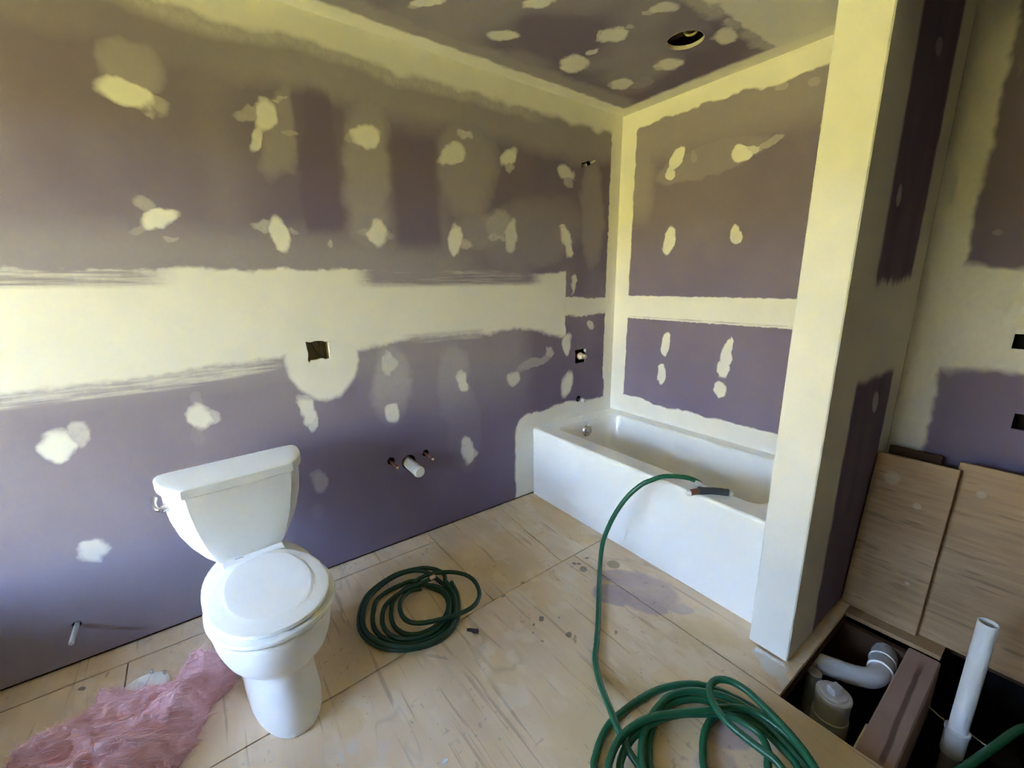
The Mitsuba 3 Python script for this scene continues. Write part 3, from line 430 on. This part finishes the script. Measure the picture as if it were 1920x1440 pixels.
tl = [(0.696, 0.224, 0.166, 0.192), (0.699, 0.232, 0.170, 0.202), (0.703, 0.235, 0.172, 0.205), (0.724, 0.235, 0.172, 0.205), (0.731, 0.233, 0.170, 0.203), (0.735, 0.227, 0.165, 0.198), (0.7365, 0.20, 0.14, 0.17)]
obj('tank_lid', TL(loft([tank_ring(z, a, b, d, -0.004, 0.018) for z, a, b, d in tl])), 'm_china', t, smooth=30)
lv = spline([(-0.212, 0.100, 0.652), (-0.232, 0.112, 0.652), (-0.240, 0.095, 0.654), (-0.243, 0.06, 0.660), (-0.240, 0.03, 0.664)], 0.004)
obj('flush_lever', TL(cat(rod((-0.205, 0.10, 0.652), (-0.228, 0.112, 0.652), 0.016, 0.012), tube(lv, np.linspace(0.006, 0.009, len(lv)), 12))), 'm_chrome', t, smooth=45, label='chrome flush lever')
# ---------------------------------------------------------------- hoses
HR = 0.011
close1 = [(-1.245, -1.865, 0.02), (-1.36, -1.90, 0.02), (-1.52, -1.86, 0.02), (-1.64, -1.74, 0.02), (-1.70, -1.58, 0.02)]
def zed(pts, z): return [(a, b, z) for a, b, _ in pts]
def shrink(pts, s, c=(-1.43, -1.63)): return [(c[0] + (a - c[0]) * s, c[1] + (b - c[1]) * s, z) for a, b, z in pts]
path = ARC + DROP + DIAG + [(-1.60, -1.56, 0.014), (-1.575, -1.66, 0.013), (-1.48, -1.76, 0.012), (-1.36, -1.80, 0.012)] + R5[::-1][:0]
path += [(-1.24, -1.80, 0.013)] + R4[::-1][1:] + [(-1.60, -1.62, 0.013), (-1.55, -1.75, 0.013), (-1.38, -1.85, 0.013), (-1.22, -1.87, 0.013)] + R1[::-1] + [(-1.705, -1.56, 0.013), (-1.66, -1.70, 0.014), (-1.50, -1.84, 0.02), (-1.30, -1.89, 0.03)] + R3[::-1]
path += [(-1.62, -1.60, 0.034), (-1.58, -1.72, 0.036), (-1.45, -1.82, 0.036), (-1.35, -1.80, 0.034)] + R5[::-1] + [(-1.665, -1.56, 0.034), (-1.64, -1.70, 0.040), (-1.48, -1.86, 0.048), (-1.30, -1.90, 0.055)] + R2[::-1]
path += [(-1.70, -1.58, 0.056), (-1.62, -1.74, 0.058), (-1.46, -1.87, 0.065), (-1.30, -1.885, 0.078)] + R6[::-1] + [(-1.33, -1.80, 0.07), (-1.42, -1.78, 0.04), (-1.46, -1.70, 0.018)] + R7[:-1] + [(-1.25, -1.56, 0.013), (-1.19, -1.62, 0.012), (-1.18, -1.70, 0.012)]
t = thing('garden_hose', 'green garden hose hanging over the bathtub edge and coiled on the floor below', 'hose')
obj('tubing', tube(spline(path, 0.008), HR, 14), 'm_hose', t, smooth=True)
nz = obj('spray_nozzle', cat(rod((-0.752, -1.153, 0.490), (-0.718, -1.178, 0.4885), 0.0165, 0.0155), tube(spline([(-0.727, -1.170, 0.489), (-0.695, -1.206, 0.4915), (-0.662, -1.243, 0.4885)], 0.004), 0.0155, 18)), 'm_grip', t, smooth=40, label='dark spray nozzle lying on the bathtub rim')
obj('barrel', rod((-0.745, -1.158, 0.490), (-0.796, -1.137, 0.4865), 0.0125, 0.0140), 'm_redbrown', nz, smooth=40, label='red-brown nozzle barrel')
obj('nozzle_tip', cat(rod((-0.792, -1.1385, 0.487), (-0.810, -1.131, 0.4855), 0.0145, 0.0125), rod((-0.808, -1.132, 0.4856), (-0.814, -1.1295, 0.4852), 0.006, 0.005)), 'm_white_plastic', nz, smooth=40, label='white nozzle tip')
obj('grip_end', rod((-0.664, -1.241, 0.4885), (-0.652, -1.254, 0.4880), 0.0155, 0.0135), 'm_grey_plastic', nz, smooth=40, label='grey grip end')
obj('coupling', rod((-0.722, -1.116, 0.508), (-0.704, -1.140, 0.498), 0.0125, 0.0135), 'm_grey_plastic', t, smooth=40, label='grey coupling')
lp = LEND[::-1] + LG[1:] + LD[3:][:0]
lpath = LEND[::-1] + [(-1.905, -0.545, .05)] + LD[3:] + LE[2:] + [LC[1]] + LC[2:] + LB[1:] + LA[1:]
lh = [LEND[4], LEND[3], LEND[2], LEND[1]] + LD[2:] + LE[1:] + LC[1:] + LB[1:] + LA[0:] 
t = thing('garden_hose', 'green hose, darkened for shade, in a tight flat coil beside the toilet', 'hose')
obj('tubing', tube(spline(lh, 0.007), 0.0095, 12), 'm_hose_shaded', t, smooth=True)
obj('tubing', tube(spline(LF, 0.007), 0.0095, 12), 'm_hose_shaded', t, smooth=True)
e = np.array(LEND[-1]); d = e - np.array(LEND[-2]); d /= np.linalg.norm(d)
obj('coupling', pipe(e - d * 0.004, e + d * 0.026, 0.0125, 0.0095), 'm_brass', t, smooth=35, label='worn metal end coupling')
one('garden_hose', tube(spline([(-1.32, -2.10, 0.0115), (-1.05, -2.03, 0.0115), (-0.98, -2.02, 0.010), (-0.81, -2.069, 0.0), (-0.67, -2.108, 0.0), (-0.5, -2.159, 0.0), (-0.43, -2.20, -0.02), (-0.41, -2.26, -0.12), (-0.46, -2.30, -0.28), (-0.56, -2.30, -0.42), (-0.60, -2.26, -0.50)], 0.008), HR, 14), 'm_hose', 'single run of green hose crossing the floor opening beside the white standpipe', 'hose', smooth=True)
# ---------------------------------------------------------------- plywood pieces leaning in the alcove
def leaning(y0, y1, L, xb, zb, xt, th, m, name, label, skew=0.0):
    d = np.array([xt - xb, 0, math.sqrt(max(L * L - (xt - xb) ** 2, 1e-6))]) / L; nrm = np.array([d[2], 0, -d[0]])
    b = cbox((0, 0, 0), (1, 1, 1), 1e-6); b = cbox((0, y0, 0), (th, y1, L), 0.0015); v = b.vertices
    V = np.array([xb, 0, zb]) + v[:, :1] * nrm + v[:, 2:3] * d + v[:, 1:2] * [0, 1, 0]; V[:, 1] += skew * v[:, 2]
    k = thing(name, label, 'plywood')
    obj('sheet', trimesh.Trimesh(V, b.faces, process=False), m, k)
    e = cbox((0.0006, y0 - 0.0012, 0.001), (th + 0.0004, y0 + 0.002, L - 0.001), 0.0004); v = e.vertices; V = np.array([xb, 0, zb]) + v[:, :1] * nrm + v[:, 2:3] * d + v[:, 1:2] * [0, 1, 0]; V[:, 1] += skew * v[:, 2]
    obj('ply_edge', trimesh.Trimesh(V, e.faces, process=False), 'm_ply_edge', k, label='dark sawn edge')
    return k
leaning(-1.860, -1.612, 0.690, -0.300, 0.0015, -0.170, 0.018, 'm_plywood', 'plywood_panel', 'narrower plywood panel leaning in the corner by the partition')
leaning(-2.46, -1.850, 0.715, -0.2760, 0.0015, -0.132, 0.018, 'm_plywood', 'plywood_panel', 'wide plywood panel leaning behind the white standpipe')
leaning(-1.79, -1.625, 0.690, -0.150, 0.0015, -0.060, 0.015, 'm_dark_wood', 'plywood_panel', 'dark plywood piece behind the narrower leaning panel')
# ---------------------------------------------------------------- opening: framing and plumbing
one('joist', cbox((-0.998, -1.948, -0.26), (-0.3505, -1.855, -0.0205), 0.005), 'm_stud', 'reddish-brown wooden joist across the floor opening', 'joist')
one('header_board', cbox((-0.350, -1.948, -0.26), (-0.318, -1.60, -0.0605), 0.004), 'm_dark_wood', 'dark wooden header board under the far edge of the floor opening', 'joist')
one('blocking', cbox((-0.985, -1.856, -0.12), (-0.83, -1.847, -0.045), 0.002), 'm_floor', 'short pale wood block on the side of the brown joist', 'wood block')
t = thing('standpipe', 'white upright open plastic pipe in front of the wide plywood panel', 'pipe')
obj('pipe', pipe((-0.552, -2.032, -0.16), (-0.552, -2.032, 0.330), 0.0245, 0.0205), 'm_pvc', t, smooth=35)
obj('coupling', cat(rod((-0.552, -2.032, -0.20), (-0.552, -2.032, -0.095), 0.0300, 0.0305, 28, 0.003), rod((-0.552, -2.032, -0.108), (-0.552, -2.032, -0.095), 0.0325, 0.0325, 28, 0.002)), 'm_pvc', t, smooth=35)
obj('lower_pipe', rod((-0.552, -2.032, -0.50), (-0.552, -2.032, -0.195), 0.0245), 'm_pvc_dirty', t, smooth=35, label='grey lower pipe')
t = thing('drain_trap', 'grey plastic drain pipe with elbow in the floor opening', 'pipe')
TZ_ = -0.095
q = [(-0.650, -1.600, TZ_), (-0.618, -1.668, TZ_), (-0.598, -1.715, TZ_)]
obj('pipe', tube(spline(q, 0.01), 0.031, 24), 'm_pvc_grey', t, smooth=40)
ebow = spline([(-0.603, -1.705, TZ_), (-0.583, -1.752, TZ_), (-0.548, -1.793, TZ_), (-0.500, -1.807, TZ_), (-0.462, -1.803, TZ_)], 0.006)
eb = obj('elbow', tube(ebow, 0.036, 28), 'm_pvc_grey', t, smooth=40)
obj('hub', rod((-0.632, -1.640, TZ_), (-0.600, -1.712, TZ_), 0.0365, 0.0365, 28), 'm_pvc_grey', eb, smooth=40)
obj('coupling', rod((-0.478, -1.806, TZ_), (-0.422, -1.800, TZ_), 0.0405, 0.0405, 28, 0.003), 'm_pvc_dirty', t, smooth=40)
obj('coupling', rod((-0.420, -1.800, TZ_), (-0.372, -1.795, TZ_), 0.043, 0.042, 28, 0.003), 'm_pvc_dirty', t, smooth=40)
for x, y, r_ in ((-0.480, -1.806, 0.0415), (-0.422, -1.800, 0.0440)): obj('glue_ring', rod((x - 0.003, y, TZ_), (x + 0.003, y + 0.0006, TZ_), r_, r_, 28, 0.002), 'm_pvc_rim', t, smooth=40, label='pale rim')
obj('outlet_pipe', rod((-0.375, -1.795, TZ_), (-0.3505, -1.792, TZ_), 0.037), 'm_pvc_dirty', t, smooth=40)
t = thing('cleanout', 'grey plastic cleanout fitting with a square plug beside the joist', 'pipe fitting')
cc = np.array([-0.775, -1.742])
def cyl(z0, z1, r0, r1=None, bev=0.003): return rod((*cc, z0), (*cc, z1), r0, r1, 36, bev)
obj('body', cat(cyl(-0.205, -0.060, 0.052, 0.053)), 'm_pvc_grey', t, smooth=40)
obj('hub_collar', cyl(-0.22, -0.145, 0.057, 0.056), 'm_pvc_grey', t, smooth=40)
obj('rim_collar', cyl(-0.075, -0.058, 0.055, 0.055), 'm_pvc_grey', t, smooth=40)
obj('plug', cyl(-0.060, -0.052, 0.043, 0.041), 'm_pvc_grey', t, smooth=40)
pk = cbox((-0.022, -0.015, -0.054), (0.022, 0.015, -0.026), 0.003); a = math.radians(-20); v = pk.vertices.copy(); pk.vertices = np.stack([v[:, 0] * math.cos(a) - v[:, 1] * math.sin(a) + cc[0], v[:, 0] * math.sin(a) + v[:, 1] * math.cos(a) + cc[1], v[:, 2]], 1)
obj('square_head', pk, 'm_pvc_grey', t, label='raised square head of the plug')
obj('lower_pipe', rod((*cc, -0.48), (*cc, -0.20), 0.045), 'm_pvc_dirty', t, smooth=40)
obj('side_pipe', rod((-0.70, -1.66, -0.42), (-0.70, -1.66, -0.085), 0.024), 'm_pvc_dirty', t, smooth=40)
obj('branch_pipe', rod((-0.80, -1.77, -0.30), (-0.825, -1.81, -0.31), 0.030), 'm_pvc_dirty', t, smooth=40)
one('cable', tube(spline([(-0.44, -1.949, -0.16), (-0.45, -1.975, -0.165), (-0.46, -2.0, -0.165), (-0.47, -2.04, -0.15), (-0.46, -2.10, -0.17)], 0.006), 0.003, 8), 'm_cable', 'thin pale cable in the opening behind the standpipe', 'cable', smooth=True)
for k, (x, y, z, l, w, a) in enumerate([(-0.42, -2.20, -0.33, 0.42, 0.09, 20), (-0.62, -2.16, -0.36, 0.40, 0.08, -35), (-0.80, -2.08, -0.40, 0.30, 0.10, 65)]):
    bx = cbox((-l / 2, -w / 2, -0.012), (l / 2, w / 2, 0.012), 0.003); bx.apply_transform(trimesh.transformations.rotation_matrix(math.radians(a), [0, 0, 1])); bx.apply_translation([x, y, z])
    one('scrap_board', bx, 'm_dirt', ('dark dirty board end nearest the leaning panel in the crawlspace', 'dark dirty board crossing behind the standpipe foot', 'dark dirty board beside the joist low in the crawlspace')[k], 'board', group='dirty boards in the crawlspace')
# ---------------------------------------------------------------- rough-ins in the walls
t = thing('electrical_box', 'dark open electrical box set in a ragged cut-out of the wall', 'electrical box')
bx = cat(hbox((-2.047, 0.065, 1.056), (-1.955, 0.068, 1.142)), hbox((-2.050, 0.0135, 1.056), (-2.047, 0.068, 1.142)), hbox((-1.958, 0.0135, 1.056), (-1.955, 0.068, 1.142)), hbox((-2.05, 0.0135, 1.053), (-1.955, 0.068, 1.056)), hbox((-2.05, 0.0135, 1.142), (-1.955, 0.068, 1.145)))
obj('box', bx, 'm_blue_box', t)
for s in ([(-2.02, 0.06, 1.14), (-2.01, 0.035, 1.10), (-1.995, 0.03, 1.075), (-1.98, 0.045, 1.062)], [(-1.985, 0.06, 1.14), (-1.99, 0.03, 1.11), (-1.975, 0.03, 1.08), (-1.97, 0.05, 1.06)]): obj('wire', tube(spline(s, 0.005), 0.0022, 8), 'm_grip', t, smooth=True)
obj('mounting_tab', cbox((-1.957, 0.0015, 1.064), (-1.9545, 0.013, 1.138), 0.0005), 'm_board_core', t, label='pale cut edge')
t = thing('shower_valve', 'shower valve stem sticking out of the square hole above the tub', 'valve')
obj('valve_body', cat(rod((-0.328, 0.085, 0.899), (-0.328, 0.004, 0.899), 0.036, 0.028), rod((-0.40, 0.06, 0.899), (-0.26, 0.06, 0.899), 0.014)), 'm_brass', t, smooth=40)
obj('stem', cat(rod((-0.328, 0.01, 0.899), (-0.328, -0.030, 0.899), 0.020, 0.018), rod((-0.328, -0.028, 0.899), (-0.328, -0.052, 0.899), 0.012, 0.011)), 'm_cable', t, smooth=40, label='cream valve stem')
obj('mud_guard', cbox((-0.292, -0.004, 0.925), (-0.278, 0.010, 0.948), 0.002), 'm_white_plastic', t, label='white corner of the plaster guard')
t = thing('spout_stub', 'short spout pipe stub low above the tub end', 'pipe')
obj('pipe', rod((-0.336, 0.08, 0.594), (-0.336, -0.045, 0.592), 0.0095), 'm_chrome', t, smooth=40)
obj('plug', cat(rod((-0.336, -0.030, 0.592), (-0.336, -0.062, 0.592), 0.0125, 0.0115), cbox((-0.352, -0.034, 0.588), (-0.32, -0.030, 0.610), 0.001)), 'm_grey_plastic', t, smooth=40)
one('shower_arm_stub', cat(rod((-0.335, 0.07, 2.105), (-0.325, 0.0, 2.108), 0.010), rod((-0.280, 0.01, 2.125), (-0.258, -0.012, 2.139), 0.009, 0.007)), 'm_cable', 'shower arm stub in the narrow slot high above the tub', 'pipe', smooth=40)
for (x, z, lab) in ((-1.710, 0.487, 'copper water stub left of the white sink drain pipe'), (-1.513, 0.482, 'copper water stub right of the white sink drain pipe')):
    t = thing('water_stub', lab, 'pipe', 'copper water stubs for the sink')
    obj('pipe', rod((x, 0.09, z), (x, -0.078, z - 0.004), 0.0075), 'm_copper', t, smooth=40)
    obj('end_cap', rod((x, -0.072, z - 0.004), (x, -0.090, z - 0.004), 0.0088, 0.008), 'm_brass', t, smooth=40)
t = thing('sink_drain', 'white capped sink drain pipe sticking out of the wall', 'pipe')
obj('pipe', rod((-1.612, 0.09, 0.452), (-1.612, -0.122, 0.447), 0.0285, bev=0.003, n=32), 'm_pvc', t, smooth=40)
obj('cap', cat(rod((-1.612, -0.118, 0.447), (-1.612, -0.138, 0.4465), 0.0305, 0.0285, 32, 0.006)), 'm_pvc', t, smooth=40)
one('supply_stub', rod((-2.950, 0.09, 0.163), (-2.950, -0.105, 0.158), 0.008), 'm_pvc_dirty', 'thin grey supply stub low on the wall left of the toilet', 'pipe', smooth=40)
one('lamp_cable', tube(spline([(-0.55, -0.75, H + 0.16), (-0.50, -0.72, H + 0.10), (-0.475, -0.745, H + 0.03), (-0.455, -0.77, H + 0.03), (-0.43, -0.80, H + 0.10)], 0.006), 0.006, 10), 'm_yellow_cable', 'yellow cable inside the round ceiling hole', 'cable', smooth=True)
# ---------------------------------------------------------------- closet flange, insulation, scraps
t = thing('closet_flange', 'white covered floor flange half under the pink insulation', 'floor flange')
fc = np.array([-2.765, -0.300]); a = np.arange(40) * 2 * np.pi / 40
def ring(r, z, w=0.0): return np.stack([fc[0] + r * np.cos(a), fc[1] + r * np.sin(a), np.full(40, z) + w * np.cos(3 * a + 1)], 1)
obj('cover', loft([ring(0.060, 0.0005), ring(0.0735, 0.002), ring(0.074, 0.007), ring(0.070, 0.011), ring(0.055, 0.0125, 0.0006), ring(0.02, 0.013)]), 'm_white_scrap', t, smooth=40)
for k in (70, 28): c, s = math.cos(math.radians(k)), math.sin(math.radians(k)); obj('bolt', rod((fc[0] + 0.066 * c, fc[1] + 0.066 * s, 0.008), (fc[0] + 0.066 * c, fc[1] + 0.066 * s, 0.026), 0.0045), 'm_chrome', t, smooth=40)
t = thing('insulation', 'torn heap of pink fibreglass insulation on the floor left of the toilet', 'insulation')
poly = Polygon([(-3.06, -0.52), (-3.00, -0.40), (-2.95, -0.375), (-2.89, -0.372), (-2.875, -0.335), (-2.835, -0.318), (-2.775, -0.345), (-2.71, -0.402), (-2.655, -0.372), (-2.605, -0.325), (-2.555, -0.318), (-2.515, -0.375), (-2.505, -0.430), (-2.525, -0.478), (-2.575, -0.50), (-2.60, -0.520), (-2.59, -0.555), (-2.625, -0.62), (-2.68, -0.70), (-2.80, -0.74), (-2.95, -0.70)]).buffer(0.012).buffer(-0.006)
def wool_height(X, Y):
    d = np.array([poly.boundary.distance(Point(x, y)) for x, y in zip(X, Y)]); u, v = X * 0.97 - Y * 0.24, Y * 0.97 + X * 0.24
    P = np.stack([X, Y, 0 * X], 1); w = meshkit.fbm(P * 9, 3, 3) - 0.5
    fold = meshkit.fbm(np.stack([(v + 0.06 * w) * 26, (u + 0.05 * w) * 7, 0 * X], 1), 4, 11); rid = 1 - np.abs(2 * meshkit.noise(np.stack([(v + 0.10 * w) * 20, (u) * 5, 0 * X + 4], 1), 5) - 1)
    big = meshkit.fbm(P * 7.0, 2, 21)
    rise = 1 - np.exp(-d / 0.022)
    rid2 = 1 - np.abs(2 * meshkit.noise(np.stack([(v + 0.05 * w) * 52, (u + 0.04 * w) * 12, 0 * X + 9], 1), 8) - 1); fine = meshkit.fbm(P * 110, 2, 61)
    return 0.004 + rise * (0.016 + 0.050 * big + 0.080 * fold + 0.040 * rid ** 2 + 0.022 * rid2 ** 2 + 0.014 * fine) * (0.55 + 0.45 * np.clip(d / 0.06, 0, 1)), d
gx, gy = np.meshgrid(np.arange(-3.08, -2.48, 0.0036), np.arange(-0.76, -0.28, 0.0036), indexing='ij')
ins = shapely.contains_xy(poly, gx.ravel(), gy.ravel()).reshape(gx.shape)
idx = -np.ones(gx.shape, int); idx[ins] = np.arange(ins.sum()); X, Y = gx[ins], gy[ins]; Z, D = wool_height(X, Y)
P = np.stack([X, Y, 0 * X], 1); j1, j2 = meshkit.fbm(P * 30, 2, 31) - 0.5, meshkit.fbm(P * 30, 2, 41) - 0.5
on = np.hypot(X - fc[0], Y - fc[1]) < 0.088; Zb = np.where(on, 0.0145, 0.0012); Z = np.maximum(Z, Zb + 0.004)
top = np.stack([X + 0.02 * j1, Y + 0.02 * j2, Z], 1); bot = np.stack([X, Y, Zb], 1)
q = np.stack([idx[:-1, :-1], idx[1:, :-1], idx[1:, 1:], idx[:-1, 1:]], -1).reshape(-1, 4); q = q[(q >= 0).all(1)]
n = len(X); F = np.vstack([q[:, [0, 1, 2]], q[:, [0, 2, 3]], n + q[:, [0, 2, 1]], n + q[:, [0, 3, 2]]])
E = np.vstack([q[:, [0, 1]], q[:, [1, 2]], q[:, [2, 3]], q[:, [3, 0]]]); key = {tuple(e) for e in E}; bd = np.array([e for e in map(tuple, E) if (e[1], e[0]) not in key])
F = np.vstack([F, np.stack([bd[:, 1], bd[:, 0], n + bd[:, 0]], 1), np.stack([bd[:, 1], n + bd[:, 0], n + bd[:, 1]], 1)])
wool = trimesh.Trimesh(np.vstack([top, bot]), F, process=False)
obj('batt', wool, 'm_wool', t, smooth=True)
# loose fibres standing off the heap
V, Fc, off = [], [], 0
pe = np.exp(-D / 0.03); pe /= pe.sum(); picks = np.concatenate([rng.choice(n, 4500, p=pe), rng.choice(n, 6500)])
for i_, k in enumerate(picks):
    p = top[k] + rng.normal(0, 0.002, 3)
    if i_ < 4500: dd = np.array([X[k] + 2.76, Y[k] + 0.5, 0]) * 0.8 + rng.normal(0, 0.35, 3); dd[2] = abs(dd[2]) * 0.6 + 0.05
    else: dd = np.array([0.97, -0.24, 0]) + rng.normal(0, 0.35, 3); dd[2] = abs(dd[2]) * 0.25 + 0.06
    dd /= np.linalg.norm(dd)
    L = rng.uniform(0.012, 0.045); bend = rng.normal(0, 0.5, 3) if i_ < 4500 else np.array([0, 0, -0.3]) + rng.normal(0, 0.3, 3)
    pts = [p - dd * 0.004 + (dd * s + bend * s * s * 0.6) * L for s in (0, 0.33, 0.66, 1.0)]
    pts = [np.array([a_, b_, max(c_, 0.001)]) for a_, b_, c_ in pts]; sd = np.cross(dd, rng.normal(0, 1, 3)); sd /= np.linalg.norm(sd)
    for s, pp in enumerate(pts):
        w = 0.0010 * (1 - 0.28 * s); V += [pp - sd * w, pp + sd * w]
    for s in range(3): a0 = off + 2 * s; Fc += [(a0, a0 + 1, a0 + 3), (a0, a0 + 3, a0 + 2)]
    off += 8
obj('loose_fibres', trimesh.Trimesh(np.array(V), np.array(Fc), process=False), 'm_wool_fibre', t, kind='stuff')
def chip(x, y, pts, th, m, name, label, catg):
    pl = Polygon([(x + a_, y + b_) for a_, b_ in pts]); one(name, slab(pl, 0.0006, 0.0006 + th, 'z'), m, label, catg)
chip(-1.694, -0.767, [(-0.018, 0.022), (-0.004, 0.016), (0.004, 0.004), (0.018, -0.006), (0.016, -0.018), (0.006, -0.026), (-0.006, -0.018), (-0.010, -0.002), (-0.022, 0.010)], 0.003, 'm_scrap', 'scrap', 'small dark purple scrap on the floor right of the coiled hose', 'scrap')
chip(-2.021, -1.140, [(-0.010, 0.002), (0.0, 0.006), (0.012, 0.001), (0.006, -0.006), (-0.006, -0.005)], 0.002, 'm_white_scrap', 'scrap', 'tiny white scrap on the floor at the near edge', 'scrap')
chip(-0.852, -1.548, [(-0.03, 0.04), (-0.005, 0.045), (0.0, -0.05), (-0.012, -0.06), (-0.02, -0.02), (-0.014, 0.0)], 0.0025, 'm_white_scrap', 'scrap', 'smear of white compound crumbs at the foot of the partition end', 'scrap')
